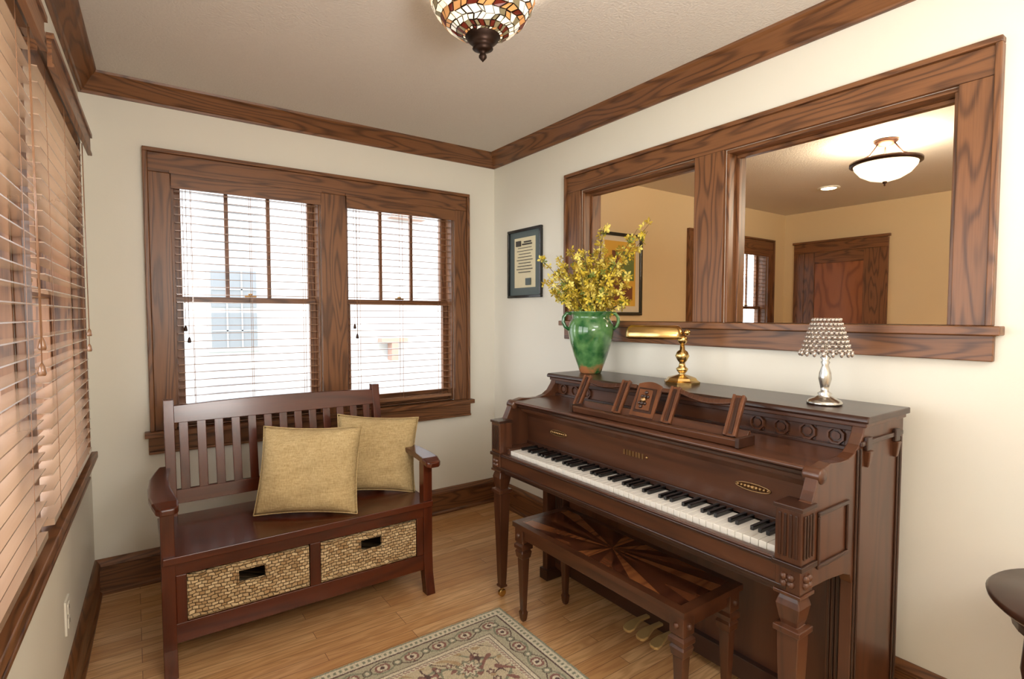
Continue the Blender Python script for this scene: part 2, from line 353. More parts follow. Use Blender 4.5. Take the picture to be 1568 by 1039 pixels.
POST=[plain('poster_yellow',srgb(226,180,70),.6),plain('poster_brown',srgb(120,70,40),.6),plain('poster_green',srgb(110,130,70),.6)]
MB=Matrix(((1,0,0,3.42),(0,-1,0,D),(0,0,1,1.70),(0,0,0,1)))
lay=[(-.24,.24,-.33,.33,MATW),(-.19,.19,-.27,.28,POST[0]),(-.15,.05,-.22,.02,POST[1]),(.02,.17,-.05,.2,POST[2]),(-.10,-.02,.08,.2,POST[1]),(.05,.15,-.22,-.1,POST[1])]
picture('framed_poster',MB,.54,.70,.028,lay)
par=empty('ceiling_light'); lx,ly=4.0,1.48
b=B('bowl_frame'); b.lathe([(.065,0),(.07,-.01),(.05,-.03),(.02,-.04),(.001,-.041)],(lx,ly,CZ),BRONZE,24)
for k in range(3):
    a=2*math.pi*k/3+.4; b.tube([(lx+.045*math.cos(a),ly+.045*math.sin(a),CZ-.02),(lx+.10*math.cos(a),ly+.10*math.sin(a),CZ-.10),(lx+.175*math.cos(a),ly+.175*math.sin(a),CZ-.140)],.005,BRONZE)
b.lathe([(.178,.0),(.200,.004),(.200,-.014),(.178,-.018)],(lx,ly,CZ-.140),BRONZE,36,caps=False)
b.lathe([(.012,0),(.014,-.012),(.004,-.02),(.006,-.028),(.001,-.034)],(lx,ly,CZ-.262),BRONZE,12)
b.done(0,par)
b=B('glass_bowl'); b.lathe([(.18,0),(.172,-.03),(.14,-.07),(.09,-.1),(.03,-.118),(.004,-.12)],(lx,ly,CZ-.146),emis('glass_bowl_lit',srgb(255,236,202),1.6),36,caps=False); b.done(0,par)
par=empty('recessed_light'); b=B('trim_ring'); b.lathe([(.062,-.001),(.088,-.001),(.088,-.008),(.062,-.010)],(5.07,2.31,CZ),WHITEP,28,caps=False); b.done(0,par)
b=B('lamp_disc'); b.lathe([(.060,-.002),(.058,-.008),(.03,-.014),(.001,-.016)],(5.07,2.31,CZ),emis('can_lit',srgb(255,240,205),14),24); b.done(0,par)

# ------------------------------------------------------------------ pendant (stained glass)
px,py=.965,1.53
PZ=-.038; PS=1.08
par=empty('stained_glass_ceiling_lamp')
gm=[emis('art_glass_cream',srgb(255,238,206),.8),emis('art_glass_amber',srgb(196,140,84),.5),emis('art_glass_pearl',srgb(228,220,206),.6),emis('art_glass_ruby',srgb(100,34,22),.3),emis('art_glass_olive',srgb(130,118,88),.4)]
LEAD=plain('lead_came',srgb(48,32,24),.4,metal=.8)
prof=[(.046,-.180),(.062,-.174),(.080,-.165),(.097,-.154),(.113,-.141),(.128,-.126),(.141,-.109),(.151,-.090),(.159,-.070),(.164,-.048),(.164,-.02)]
sh=B('shade_glass'); seg=30; rings=[]
for j,(r,z) in enumerate(prof):
    r*=PS
    ring=[]
    for i in range(seg):
        a=2*math.pi*(i+.28*random.uniform(-1,1)*(j>1)+(j%2)*.5)/seg; rr=r*(1+.012*random.uniform(-1,1))
        ring.append(sh.v((px+rr*math.cos(a),py+rr*math.sin(a),CZ+PZ+z+.003*random.uniform(-1,1))))
    rings.append(ring)
for j in range(len(rings)-1):
    for i in range(seg):
        q=random.random()
        if j==1: mm=gm[3] if i%2 else gm[4]
        elif j==4: mm=gm[3] if i%3==0 else gm[1]
        else: mm=gm[0] if q<.42 else gm[2] if q<.72 else gm[1] if q<.88 else gm[4] if q<.96 else gm[3]
        sh.face([rings[j][i],rings[j][(i+1)%seg],rings[j+1][(i+1)%seg],rings[j+1][i]],mm)
bm2=sh.bm.copy(); o=sh.done(0,par)
bmesh.ops.wireframe(bm2,faces=bm2.faces,thickness=.0050,use_even_offset=True,use_replace=True)
me=bpy.data.meshes.new('shade_lead'); bm2.to_mesh(me); bm2.free(); me.materials.clear(); me.materials.append(LEAD)
for p in me.polygons: p.material_index=0
lo=bpy.data.objects.new('shade_lead',me); sc.collection.objects.link(lo); lo.parent=par
b=B('lamp_metalwork')
b.lathe([(.176,-.02),(.184,-.015),(.184,-.006),(.174,-.004)],(px,py,CZ+PZ),LEAD,32,caps=False)
b.lathe([(.085,0),(.085,-.012),(.06,-.025),(.012,-.03)],(px,py,CZ),LEAD,24)
b.tube([(px,py,CZ-.02),(px,py,CZ-.23)],.006,LEAD)
b.lathe([(.056,-.176),(.058,-.182),(.046,-.190),(.050,-.194),(.036,-.206),(.030,-.216),(.034,-.220),(.018,-.228),(.008,-.234),(.013,-.242),(.013,-.248),(.004,-.258),(.001,-.262)],(px,py,CZ+PZ+.003),LEAD,24)
b.done(0,par)

# ------------------------------------------------------------------ wooden bench
par=empty('wooden_storage_bench')
b=B('frame')
W=BEN
XL,XR,YF_,YB=.065,1.175,2.335,2.84
for x0 in (XL,XR-.045):
    b.loft([[(x0+dx,y,z) for dx,y in ((0,y0),(.045,y0),(.045,y0+.05),(0,y0+.05))] for k,(z,y0) in enumerate(((0,YF_-.03),(.10,YF_-.006),(.2,YF_),(.64,YF_)))],W[2])
b.box(XL+.005,XR-.005,YF_-.018,YB-.02,.428,.455,W[0])
b.box(XL+.04,XR-.04,YF_+.006,YF_+.03,.375,.428,W[0])
b.box(XL+.04,XR-.04,YF_+.006,YF_+.03,.115,.190,W[0])
for xa,xb in ((XL+.045,XL+.08),(.598,.642),(XR-.08,XR-.045)): b.box(xa,xb,YF_+.006,YF_+.03,.19,.375,W[2])
for xa in (XL+.012,XR-.03): b.box(xa,xa+.018,YF_+.03,YB-.03,.115,.43,W[1])
b.box(XL+.03,XR-.03,YF_+.03,YB-.04,.165,.185,W[0]); b.box(XL+.03,XR-.03,YB-.05,YB-.035,.115,.43,W[0]); b.box(.61,.63,YF_+.03,YB-.05,.185,.428,W[1])
PXL,PXR=XL+.042,XR-.052
for x0 in (PXL,PXR-.04):
    b.loft([[(x0,y,z),(x0+.04,y,z),(x0+.04,y+.045,z),(x0,y+.045,z)] for z,y in ((0,YB-.01),(.2,YB-.04),(.44,YB-.045),(.968,YB+.04))],W[2])
sh_=lambda z:YB-.045+(z-.44)*.085/.53
def raked(x0,x1,z0,z1,t,off,m,arch=0):
    n=16; pts=[]
    for i in range(n+1): pts.append((x0+(x1-x0)*i/n,z0))
    top=[(x1-(x1-x0)*i/n,z1+arch*math.sin(math.pi*i/n)) for i in range(n+1)]
    P=pts+top
    A=[b.v((x,sh_(z)+off,z)) for x,z in P]; C=[b.v((x,sh_(z)+off+t,z)) for x,z in P]
    b.face(A,m); b.face(C[::-1],m)
    for i in range(len(P)): b.face([A[i],A[(i+1)%len(P)],C[(i+1)%len(P)],C[i]],m)
raked(PXL+.035,PXR-.035,.505,.565,.025,.008,W[0]); raked(PXL+.035,PXR-.035,.862,.94,.026,.006,W[0],.012)
n=13; xa=PXL+.04; xb=PXR-.04
for i in range(n):
    xc=xa+(xb-xa)*(i+.5)/n; raked(xc-.0185,xc+.0185,.56,.87,.013,.013,W[2])
b.done(.003,par)
b=B('armrests')
for s,x0 in ((-1,XL+.022),(1,XR-.022)):
    ys=[2.262,2.275,2.32,2.40,2.52,2.66,2.78,2.875]; cx_=[.0,.0,.004,.012,.016,.012,-.004,-.02]; hw=[.022,.036,.042,.042,.038,.033,.028,.024]
    rings=[]
    for y,c,h in zip(ys,cx_,hw):
        zt_=.668+.006*math.sin((y-2.26)*5)
        if y<2.3: zt_-=.012*(2.3-y)/.04
        rings.append([(x0+s*c-h,y,zt_-.026),(x0+s*c+h,y,zt_-.026),(x0+s*c+h,y,zt_),(x0+s*c-h,y,zt_)])
    b.loft(rings,BEN[1])
b.done(.006,par)
for nm,xa,xb in (('basket_1',.147,.595),('basket_2',.645,1.093)):
    b=B(nm); y0,y1=YF_+.012,YB-.08; z0,z1=.192,.368
    hx0,hx1=(xa+xb)/2-.05,(xa+xb)/2+.05; hz0,hz1=.285,.338
    us=[xa,hx0,hx1,xb]; zs=[z0,hz0,hz1,z1]
    for i in range(3):
        for j in range(3):
            if i==1 and j==1: continue
            b.box(us[i],us[i+1],y0,y0+.012,zs[j],zs[j+1],SEAG)
    b.box(xa,xa+.01,y0+.012,y1,z0,z1,SEAG); b.box(xb-.01,xb,y0+.012,y1,z0,z1,SEAG); b.box(xa,xb,y1,y1+.01,z0,z1,SEAG); b.box(xa+.01,xb-.01,y0+.012,y1,z0,z0+.008,SEAG)
    fr=[(hx0,hz0),(hx1,hz0),(hx1,hz1),(hx0,hz1),(hx0,hz0)]
    b.tube([(x,y0,z) for x,z in fr],.006,SEAG,8)
    b.tube([(xa+.006,y0+.003,z1-.006),(xb-.006,y0+.003,z1-.006)],.008,SEAG,8)
    b.tube([(xa+.006,y0+.003,z0+.008),(xb-.006,y0+.003,z0+.008)],.008,SEAG,8)
    b.done(0,par)
def pillow(name,c,w,h,t,yaw,lean,roll):
    b=B(name); b.M=Matrix.Translation(c)@Matrix.Rotation(math.radians(yaw),4,'Z')@Matrix.Rotation(math.radians(lean),4,'X')@Matrix.Rotation(math.radians(roll),4,'Z')
    n=30
    def P(i,j,s):
        u=-1+2*i/n; v=-1+2*j/n
        x=u*w/2*(1-.07*(1-v*v)); y=v*h/2*(1-.07*(1-u*u))
        e=max(0,(1-u**4)*(1-v**4)); z=s*t/2*(e**.55)
        z+=.010*math.sin(7*u+3*v)*e*(1-e*.5)+.006*math.sin(11*v-4*u)*e
        r=abs(abs(u)-abs(v)); z-=s*.010*math.exp(-(r*7)**2)*max(0,(u*u+v*v)/2-.25)*2*(e**.3)
        z+= .020*v*v*u
        return (x,y,z)
    F=[[b.v(P(i,j,1)) for j in range(n+1)] for i in range(n+1)]
    K=[[F[i][j] if i in(0,n) or j in(0,n) else b.v(P(i,j,-1)) for j in range(n+1)] for i in range(n+1)]
    for i in range(n):
        for j in range(n):
            b.face([F[i][j],F[i+1][j],F[i+1][j+1],F[i][j+1]],PILL,True); b.face([K[i][j],K[i][j+1],K[i+1][j+1],K[i+1][j]],PILL,True)
    rim=[P(i,0,0) for i in range(n)]+[P(n,j,0) for j in range(n)]+[P(n-i,n,0) for i in range(n)]+[P(0,n-j,0) for j in range(n+1)]
    b.tube(rim,.003,PILL,6)
    return b.done()
pillow('throw_pillow',(.648,2.515,.650),.445,.395,.14,-23,70,-3)
pillow('throw_pillow',(1.005,2.625,.648),.41,.385,.13,-14,70,-7)

# ------------------------------------------------------------------ rug
def rug():
    x0,x1,y0,y1=.02,1.355,.10,2.015
    dx=.0036; nx=int((x1-x0)/dx); ny=int((y1-y0)/dx)
    X,Y=np.meshgrid(np.linspace(x0,x1,nx),np.linspace(y0,y1,ny),indexing='ij')
    hx=(x1-x0)/2; hy=(y1-y0)/2; u=X-(x0+x1)/2; v=Y-(y0+y1)/2
    d=np.minimum(hx-abs(u),hy-abs(v))
    C=lambda r,g,b:np.array(srgb(r,g,b)[:3])
    cream,beige,sage,mauve,dk,tan=C(222,214,192),C(208,196,168),C(146,148,128),C(150,112,104),C(104,86,82),C(186,162,130)
    col=np.zeros((nx,ny,3)); col[:]=cream
    def put(mask,c): col[mask]=c
    def rosette(cu,cv,r,n,cs,ph=0):
        a=np.arctan2(v-cv,u-cu)+ph; q=np.hypot(u-cu,v-cv)
        for k,c in zip((1.06,1,.78,.5,.24),(dk,)+tuple(cs)): put(q<r*k*(.78+.22*np.cos(n*a)),c)
    fld=d>.19
    put(fld,beige)
    th=np.sin(u*24+1.8*np.sin(v*17))+np.sin(v*22+1.9*np.sin(u*19)); put(fld&(abs(th)<.13),sage)
    th3=np.sin(u*31-1.5*np.sin(v*29+1))-np.cos(v*33+1.2*np.sin(u*27)); put(fld&(abs(th3)<.09),dk)
    th2=np.sin(u*43+2*np.sin(v*33))*np.sin(v*41+1.5*np.cos(u*37)); put(fld&(th2>.74),tan); put(fld&(th2<-.78),mauve)
    for i in range(-3,4):
        for j in range(-5,6):
            cu,cv=i*.165,j*.165
            if abs(cu)>hx-.235 or abs(cv)>hy-.235: continue
            if (i+j)%2: rosette(cu,cv,.066,6,(mauve,cream,tan,dk),.3*i)
            else: rosette(cu,cv,.054,8,(sage,cream,mauve,beige),.2*j)
            for s in range(4):
                aa=s*math.pi/2+.78; rosette(cu+.083*math.cos(aa),cv+.083*math.sin(aa),.017,5,(dk,mauve,cream,cream))
    put((d<.19)&(d>.155),cream); put((d<.172)&(d>.167),dk)
    ph3=((u+v)*60)%1; put((d<.186)&(d>.174)&(abs(ph3-.5)<.22),mauve)
    put((d<.155)&(d>.05),C(190,184,160))
    along=np.where(hx-abs(u)<hy-abs(v),v,u); m=(d<.15)&(d>.055)
    put(m&(abs((d-.102)-.03*np.sin(along*26))<.0045),sage); put(m&(abs((d-.102)+.034*np.sin(along*26))<.003),dk)
    ph=(along*26/math.pi)%1
    q=np.hypot((ph-.5)*math.pi/26*1.0,(d-.102)); a=np.arctan2(d-.102,(ph-.5))
    put(m&(q<.030*(.8+.2*np.cos(6*a))),mauve); put(m&(q<.020*(.8+.2*np.cos(6*a))),cream); put(m&(q<.009),dk)
    q2=np.hypot(np.minimum(ph,1-ph)*math.pi/26,(d-.102)); put(m&(q2<.019),dk); put(m&(q2<.016),sage); put(m&(q2<.009),cream)
    put((d<.055)&(d>.05),dk); put((d<.155)&(d>.15),dk)
    put((d<.05),cream); 
    ph2=(along*45)%1; put((d<.038)&(d>.022)&(abs(ph2-.5)<.25),sage)
    put(d<.012,C(160,160,140))
    col*= (1+.10*rng.randn(nx,ny,1)).clip(.7,1.3)
    Z=.008+.0008*rng.randn(nx,ny); Z[0,:]=Z[-1,:]=0.001; Z[:,0]=Z[:,-1]=.001
    co=np.stack([X,Y,Z],-1).reshape(-1,3)
    idx=np.arange(nx*ny).reshape(nx,ny)
    f=np.stack([idx[:-1,:-1],idx[1:,:-1],idx[1:,1:],idx[:-1,1:]],-1).reshape(-1,4)
    me=bpy.data.meshes.new('area_rug'); me.from_pydata(co.tolist(),[],f.tolist())
    at=me.color_attributes.new('Col','FLOAT_COLOR','POINT')
    cc=np.ones((nx*ny,4),np.float32); cc[:,:3]=col.reshape(-1,3); at.data.foreach_set('color',cc.ravel())
    m_,nt,bb=newmat('rug_wool'); a_=nt.nodes.new('ShaderNodeAttribute'); a_.attribute_name='Col'; nt.links.new(a_.outputs['Color'],bb.inputs['Base Color']); bb.inputs['Roughness'].default_value=.95; bb.inputs['Specular IOR Level'].default_value=.1
    me.materials.append(m_); o=bpy.data.objects.new('area_rug',me); sc.collection.objects.link(o)
rug()

# ------------------------------------------------------------------ piano
par=empty('upright_piano')
YR,YL=.68,2.13
prof=[(2.04,.0),(2.04,1.03),(1.755,1.03),(1.745,1.005),(1.722,.975),(1.69,.955),(1.65,.945),(1.60,.945),(1.545,.95),(1.505,.942),(1.478,.92),(1.462,.885),(1.45,.862),(1.43,.852),(1.40,.85),(1.398,.64),(1.44,.63),(1.55,.625),(1.64,.615),(1.68,.60),(1.70,.57),(1.70,.0)]
b=B('side_panels')
b.prism(prof,1,YR,YR+.035,WAL[2]); b.prism(prof,1,YL-.035,YL,WAL[2])
def frame_y(y,x0,x1,z0,z1,w,t):
    b.box(x0,x1,y-t,y,z0,z0+w,WAD[0]); b.box(x0,x1,y-t,y,z1-w,z1,WAD[0]); b.box(x0,x0+w,y-t,y,z0+w,z1-w,WAD[2]); b.box(x1-w,x1,y-t,y,z0+w,z1-w,WAD[2])
frame_y(YR,1.475,1.655,.675,.83,.012,.007)
for x in (1.70,1.72,1.99,2.01): b.box(x,x+.008,YR-.006,YR,.06,.965,WAD[2])
b.box(1.72,2.02,YR-.008,YR,.97,.985,WAD[0])
for xx in (1.745,1.95):
    b.box(xx,xx+.035,YR-.012,YR,.955,.995,WAD[2]); b.sqtaper(xx+.0175,YR-.004,[(.905,.006),(.925,.010),(.955,.014)],WAL[2])
b.box(1.69,2.05,YR-.012,YR+.05,.0,.055,WAD[0]); b.box(1.69,2.05,YL-.05,YL+.012,.0,.055,WAD[0])
b.done(.003,par)
b=B('lid')
lp=[(1.735,1.042),(1.738,1.052),(1.746,1.056),(2.05,1.056),(2.05,1.036),(1.752,1.036),(1.738,1.036)]
b.prism(lp,1,YR-.015,YL+.015,WAD[1]); b.box(1.748,2.045,YR-.006,YL+.006,1.022,1.036,WAL[1])
b.done(.003,par)
b=B('case')
yi0,yi1=YR+.035,YL-.035
b.box(2.005,2.035,yi0,yi1,.02,1.03,WAD[2])
b.box(1.80,1.825,yi0,yi1,.10,.61,WAL[2])
b.box(1.775,1.83,yi0,yi1,.03,.11,WAD[1])
b.box(1.79,2.0,yi0,yi1,.02,.03,WAD[1])
for y in (yi0,yi1-.06):
    b.box(1.755,1.80,y,y+.06,.05,.60,WAL[2])
    for k in range(4): b.box(1.750,1.755,y+.008+k*.013,y+.014+k*.013,.08,.57,WAD[2])
b.box(1.424,1.80,yi0,yi1,.60,.682,WAD[1])
b.box(1.398,1.424,yi0,yi1,.628,.704,WAL[1])
b.box(1.390,1.398,yi0,yi1,.628,.640,WAD[1]); b.box(1.390,1.398,yi0,yi1,.69,.70,WAD[1])
for ya,yb in ((yi0,.765),(2.038,yi1)): 
    b.box(1.426,1.57,ya,yb,.682,.728,WAL[0])
b.prism([(1.578,.728),(1.590,.728),(1.60,.93),(1.545,.93),(1.548,.90),(1.575,.86)],1,yi0,yi1,WAL[1])
b.box(1.571,1.577,yi0,yi1,.722,.742,WAD[1])
b.prism([(1.492,.928),(1.488,.934),(1.492,.941),(1.76,.946),(1.76,.928)],1,yi0,yi1,WAL[1])
b.prism([(1.515,.908),(1.508,.92),(1.52,.928),(1.60,.928),(1.60,.908)],1,yi0,yi1,WAD[1])
b.prism([(1.54,.885),(1.532,.9),(1.54,.908),(1.60,.908),(1.60,.885)],1,yi0,yi1,WAL[1])
b.box(1.772,1.79,yi0,yi1,.945,1.022,WAL[1])
b.box(1.752,1.772,yi0,yi1,1.006,1.022,WAD[1]); b.box(1.752,1.772,yi0,yi1,.945,.957,WAD[1])
b.done(.0025,par)
b=B('carved_medallions')
def octa(y,z,r,x):
    n=8
    for (ra,rb,xa) in ((r,r*.74,x-.010),(r*.5,r*.02,x-.006)):
        V=[]
        for k in range(n):
            a=2*math.pi*(k+.5)/n; V.append([b.v((x,y+ra*math.cos(a),z+ra*math.sin(a))),b.v((xa,y+ra*.93*math.cos(a),z+ra*.93*math.sin(a))),b.v((xa,y+rb*math.cos(a),z+rb*math.sin(a))),b.v((x,y+rb*.9*math.cos(a),z+rb*.9*math.sin(a)))])
        for k in range(n):
            q=V[k];w=V[(k+1)%n]
            for j in range(3): b.face([q[j],w[j],w[j+1],q[j+1]],WAL[2])
    b.box(x-.0015,x,y-r*.8,y+r*.8,z-r*.8,z+r*.8,WAD[2])
for y in (.765,.85,.935,1.02,2.045,1.96,1.875): octa(y,.982,.029,1.771)
def fx(z): return 1.578+(z-.728)*(-.003/.13)
for yc in (1.86,.92):
    zc=.815
    for k in range(-4,5): b.sphere((fx(zc)-.001,yc+k*.0125,zc),.009-.0009*abs(k),DBRASS,8)
    b.tube([(fx(zc)-.002,yc+.058*math.cos(t),zc+.012*math.sin(t)) for t in [2*math.pi*i/20 for i in range(21)]],.0025,DBRASS,6)
for k,w in enumerate((.008,.012,.008,.01,.012,.008,.01)): b.box(fx(.815)-.003,fx(.815)+.002,1.36+k*.0155,1.36+k*.0155+w,.806,.826,DBRASS)
b.sphere((fx(.815),1.345,.816),.007,DBRASS,8)
b.done(0,par)
b=B('arm_posts_and_legs')
for yc in (YR+.032,YL-.032):
    x=1.425; h=.035
    b.box(x-h,x+h,yc-h,yc+h,.705,.846,WAL[2]); b.box(x-h-.006,x+h+.004,yc-h-.004,yc+h+.004,.846,.858,WAD[1])
    for k in range(4):
        b.box(x-h-.004,x-h,yc-.026+k*.0145,yc-.026+k*.0145+.008,.72,.835,WAD[2])
        b.box(x-.026+k*.0145,x-.026+k*.0145+.008,yc-h-.004 if yc<1 else yc+h,yc-h if yc<1 else yc+h+.004,.72,.835,WAD[2])
    b.box(x-h-.006,x+h+.006,yc-h-.006,yc+h+.006,.69,.705,WAD[1])
    b.box(x-.033,x+.033,yc-.033,yc+.033,.625,.69,WAL[2])
    for sx,sy in ((-1,0),(0,-1 if yc<1 else 1)):
        c=(x+sx*.034,yc+sy*.034,.657)
        for k in range(4):
            a=k*math.pi/2+.785
            p=(c[0]+(.013*math.cos(a) if sy else 0),c[1]+(.013*math.cos(a) if sx else 0),c[2]+.013*math.sin(a)); b.sphere(p,.011,WAL[2],8)
        b.sphere(c,.007,WAL[2],8)
    b.sqtaper(x,yc,[(.625,.037),(.615,.037),(.612,.024),(.600,.028),(.585,.032),(.545,.025),(.53,.021),(.527,.036),(.512,.036),(.508,.028),(.48,.028),(.10,.017),(.06,.015),(.058,.019),(.05,.019),(.045,.012)],WAL[2])
    b.lathe([(.006,.03),(.012,.045)],(x,yc,0),BRASS,10); b.M=Matrix.Translation((x,yc,.019))@Matrix.Rotation(math.pi/2,4,'X'); b.lathe([(.012,-.01),(.019,-.008),(.019,.008),(.012,.01)],(0,0,0),BRASS,16); b.M=Matrix.Identity(4)
for yc in (YR+.02,YL-.02):
    b.M=Matrix.Translation((1.497,yc,.922))@Matrix.Rotation(math.pi/2,4,'X'); b.lathe([(.006,-.028),(.016,-.026),(.022,-.022),(.022,.022),(.016,.026),(.006,.028)],(0,0,0),WAL[1],16); b.M=Matrix.Identity(4)
b.done(.002,par)
b=B('keys')
k0,k1=.768,2.035; kw=(k1-k0)/52
b.box(1.43,1.568,k0,k1,.683,.695,BLACK)
for i in range(52): 
    yb_=k1-i*kw; b.box(1.432,1.57,yb_-kw+.0008,yb_-.0008,.696,.719,IVORY)
names='ABCDEFG'
for i in range(51):
    nme=names[i%7]
    if nme in 'ACDFG':
        yc=k1-(i+1)*kw; b.box(1.480,1.57,yc-.0056,yc+.0056,.719,.732,BLACK)
b.done(.0012,par)
b=B('music_desk')
def mp_(t,y): return (1.575+.085*t,y,.958+.118*t)
def bar(y,w,t0,t1,th=.012,m=WAL[2],dy=0):
    a=[mp_(t0,y-w/2),mp_(t0,y+w/2),mp_(t1,y+w/2+dy),mp_(t1,y-w/2+dy)]
    n=Vector((-.8,0,.6))*th
    b.loft([a,[tuple(Vector(p)+n) for p in a]],m)
b.prism([(1.520,.944),(1.515,.966),(1.523,.971),(1.531,.960),(1.575,.960),(1.588,.985),(1.60,.985),(1.60,.944)],1,.945,1.70,WAL[1])
b.box(1.512,1.602,.932,.945,.943,.974,WAD[1]); b.box(1.512,1.602,1.70,1.713,.943,.974,WAD[1])
WALT=wood('music_desk_walnut',srgb(112,68,42),srgb(70,40,26),2,scale=4.5,bands=9,rough=.3,amt=.5,coat=.15)
for y in (1.73,1.50,1.255,1.0):
    for dy in (-.017,.017): bar(y+dy,.010,0,1.03,.015,WALT,.02)
    bar(y,.044,0,1.03,.009,WALT,.02); bar(y,.012,.06,.96,.013,WAD[2],.02)
# centre carved panel with arched top
n=12; pan=[mp_(.04,1.32),mp_(.04,1.435)]
for i in range(n+1):
    t=i/n; pan.append(mp_(1.0+.09*math.sin(math.pi*t),1.455-.115*t))
nn=Vector((-.8,0,.6))*.008
b.loft([pan,[tuple(Vector(p)+nn) for p in pan]],WALT[0] if isinstance(WALT,list) else WALT)
bar(1.378,.085,.16,.88,.012,WAD[2],.02); bar(1.380,.065,.22,.82,.015,WALT,.02)
for k,t in enumerate((.30,.40,.50,.60,.72)):
    p=mp_(t,1.388); b.sphere((p[0]-.015,p[1],p[2]+.010),.008 if t!=.5 else .013,DBRASS if t==.5 else WAD[2],8)
    if t in (.40,.60):
        for s in (-1,1): b.sphere((p[0]-.014,p[1]+s*.014,p[2]+.010),.007,WAD[2],8)
for ya,yb in ((1.765,1.50),(1.255,.995)):
    n=12
    for i in range(n):
        y1_=ya+(yb-ya)*i/n; y2_=ya+(yb-ya)*(i+1)/n
        f1=.16*math.sin(math.pi*i/n); f2=.16*math.sin(math.pi*(i+1)/n)
        q=[mp_(.88-f1,y1_),mp_(.88-f2,y2_),mp_(1.0-f2*.9,y2_),mp_(1.0-f1*.9,y1_)]; nn=Vector((-.8,0,.6))*.010
        b.loft([q,[tuple(Vector(p)+nn) for p in q]],WAL[1])
for ya,yb in ((1.49,1.46),(1.335,1.265)):
    q=[mp_(.84,ya),mp_(.84,yb),mp_(.95,yb),mp_(.95,ya)]; b.loft([q,[tuple(Vector(p)+nn) for p in q]],WAL[1])
b.done(.0015,par)
b=B('pedals')
for y in (1.36,1.43,1.50):
    b.loft([[(x,y-w,z),(x,y+w,z),(x,y+w,z+.012),(x,y-w,z+.012)] for x,w,z in ((1.80,.012,.058),(1.72,.012,.062),(1.69,.02,.058),(1.665,.026,.05),(1.645,.022,.044),(1.638,.010,.042))],PBRASS,False)
b.done(.004,par)

# ------------------------------------------------------------------ piano stool bench
par=empty('piano_bench')
x0,x1,y0,y1,zt_=1.350,1.665,1.0,1.905,.447
b=B('seat_top')
strip=[wood('veneer_a',srgb(136,82,46),srgb(100,54,30),0,scale=7,bands=9,rough=.22,coat=.4),wood('veneer_b',srgb(78,42,26),srgb(50,26,17),0,scale=7,bands=9,rough=.22,coat=.4),wood('veneer_c',srgb(106,60,35),srgb(72,39,24),1,scale=7,bands=9,rough=.22,coat=.4)]
b.box(x0,x1,y0,y1,zt_-.022,zt_-.0015,WAL[1])
xm=(x0+x1)/2; ym=(y0+y1)/2; xi0,xi1,yi0_,yi1_=x0+.03,x1-.03,y0+.035,y1-.035
def clip(poly,ax,val,keep):
    out=[]
    for i in range(len(poly)):
        p=poly[i];q=poly[(i+1)%len(poly)]
        ip=(p[ax]-val)*keep>=0; iq=(q[ax]-val)*keep>=0
        if ip: out.append(p)
        if ip!=iq:
            t=(val-p[ax])/(q[ax]-p[ax]); out.append((p[0]+t*(q[0]-p[0]),p[1]+t*(q[1]-p[1])))
    return out
b.face([b.v(p) for p in ((x0,y0,zt_-.0008),(x1,y0,zt_-.0008),(x1,y1,zt_-.0008),(x0,y1,zt_-.0008))],WAL[1])
# sunburst veneer: wedges radiating from the centre of the seat
NW=26; seqw=[0,1,2,1]
for k in range(NW):
    def dirn(t):  # even spacing along the long rectangle
        a=2*math.pi*t; return (math.cos(a)*.55,math.sin(a)*1.0)
    a0=dirn(k/NW); a1=dirn((k+1)/NW)
    poly=[(xm,ym),(xm+a0[0]*2,ym+a0[1]*2),(xm+a1[0]*2,ym+a1[1]*2)]
    for a_,v_,kp in ((0,xi0,1),(0,xi1,-1),(1,yi0_,1),(1,yi1_,-1)):
        if poly: poly=clip(poly,a_,v_,kp)
    if len(poly)>2: b.face([b.v((p[0],p[1],zt_)) for p in poly],strip[seqw[k%4] if k<NW-1 else 1])
b.done(0,par)
b=B('apron_and_legs')
b.box(x0+.02,x1-.02,y0+.02,y1-.02,.375,.425,WAL[1])
for xx in (x0+.004,x1-.012): b.box(xx,xx+.008,y0+.01,y1-.01,.424,.436,WAD[1])
for cx_ in (x0+.035,x1-.035):
    for cy_ in (y0+.035,y1-.035):
        b.sqtaper(cx_,cy_,[(.424,.027),(.36,.027),(.355,.022),(.345,.030),(.33,.030),(.325,.022),(.315,.027),(.29,.023),(.285,.019),(.05,.011),(.04,.015),(.012,.012),(0.0,.009)],WAL[2])
        for sx,sy in ((-1,0),(1,0),(0,-1),(0,1)): b.sphere((cx_+sx*.027,cy_+sy*.027,.39),.011,WAL[2],8)
b.done(.002,par)

# ------------------------------------------------------------------ vase + forsythia
LZ=1.0565
par=empty('vase_of_forsythia')
vx,vy=1.925,2.02
b=B('vase')
vp=[(.052,0),(.055,.004),(.064,.03),(.086,.09),(.106,.16),(.115,.21),(.114,.245),(.102,.270),(.094,.282),(.096,.296),(.106,.310),(.110,.315),(.104,.316),(.088,.292),(.086,.28),(.104,.25),(.105,.21),(.05,.02),(.001,.015)]
b.lathe(vp,(vx,vy,LZ),VASE,36)
for s in (-1,1):
    dx_,dy_=.8163*s,-.5776*s
    P=[(.100,.303),(.124,.306),(.140,.286),(.142,.262),(.132,.238),(.112,.222)]
    b.tube([(vx+dx_*r,vy+dy_*r,LZ+z) for r,z in P],.009,VASE,8)
b.done(0,par)
b=B('forsythia_branches')
TWIG=plain('twig_brown',srgb(98,74,44),.8); 
YP=[plain('petal_yellow',srgb(220,194,60),.6),plain('petal_gold',srgb(180,152,46),.6),plain('petal_light',srgb(236,220,112),.6)]
LEAF=plain('leaf_green',srgb(110,126,48),.6)
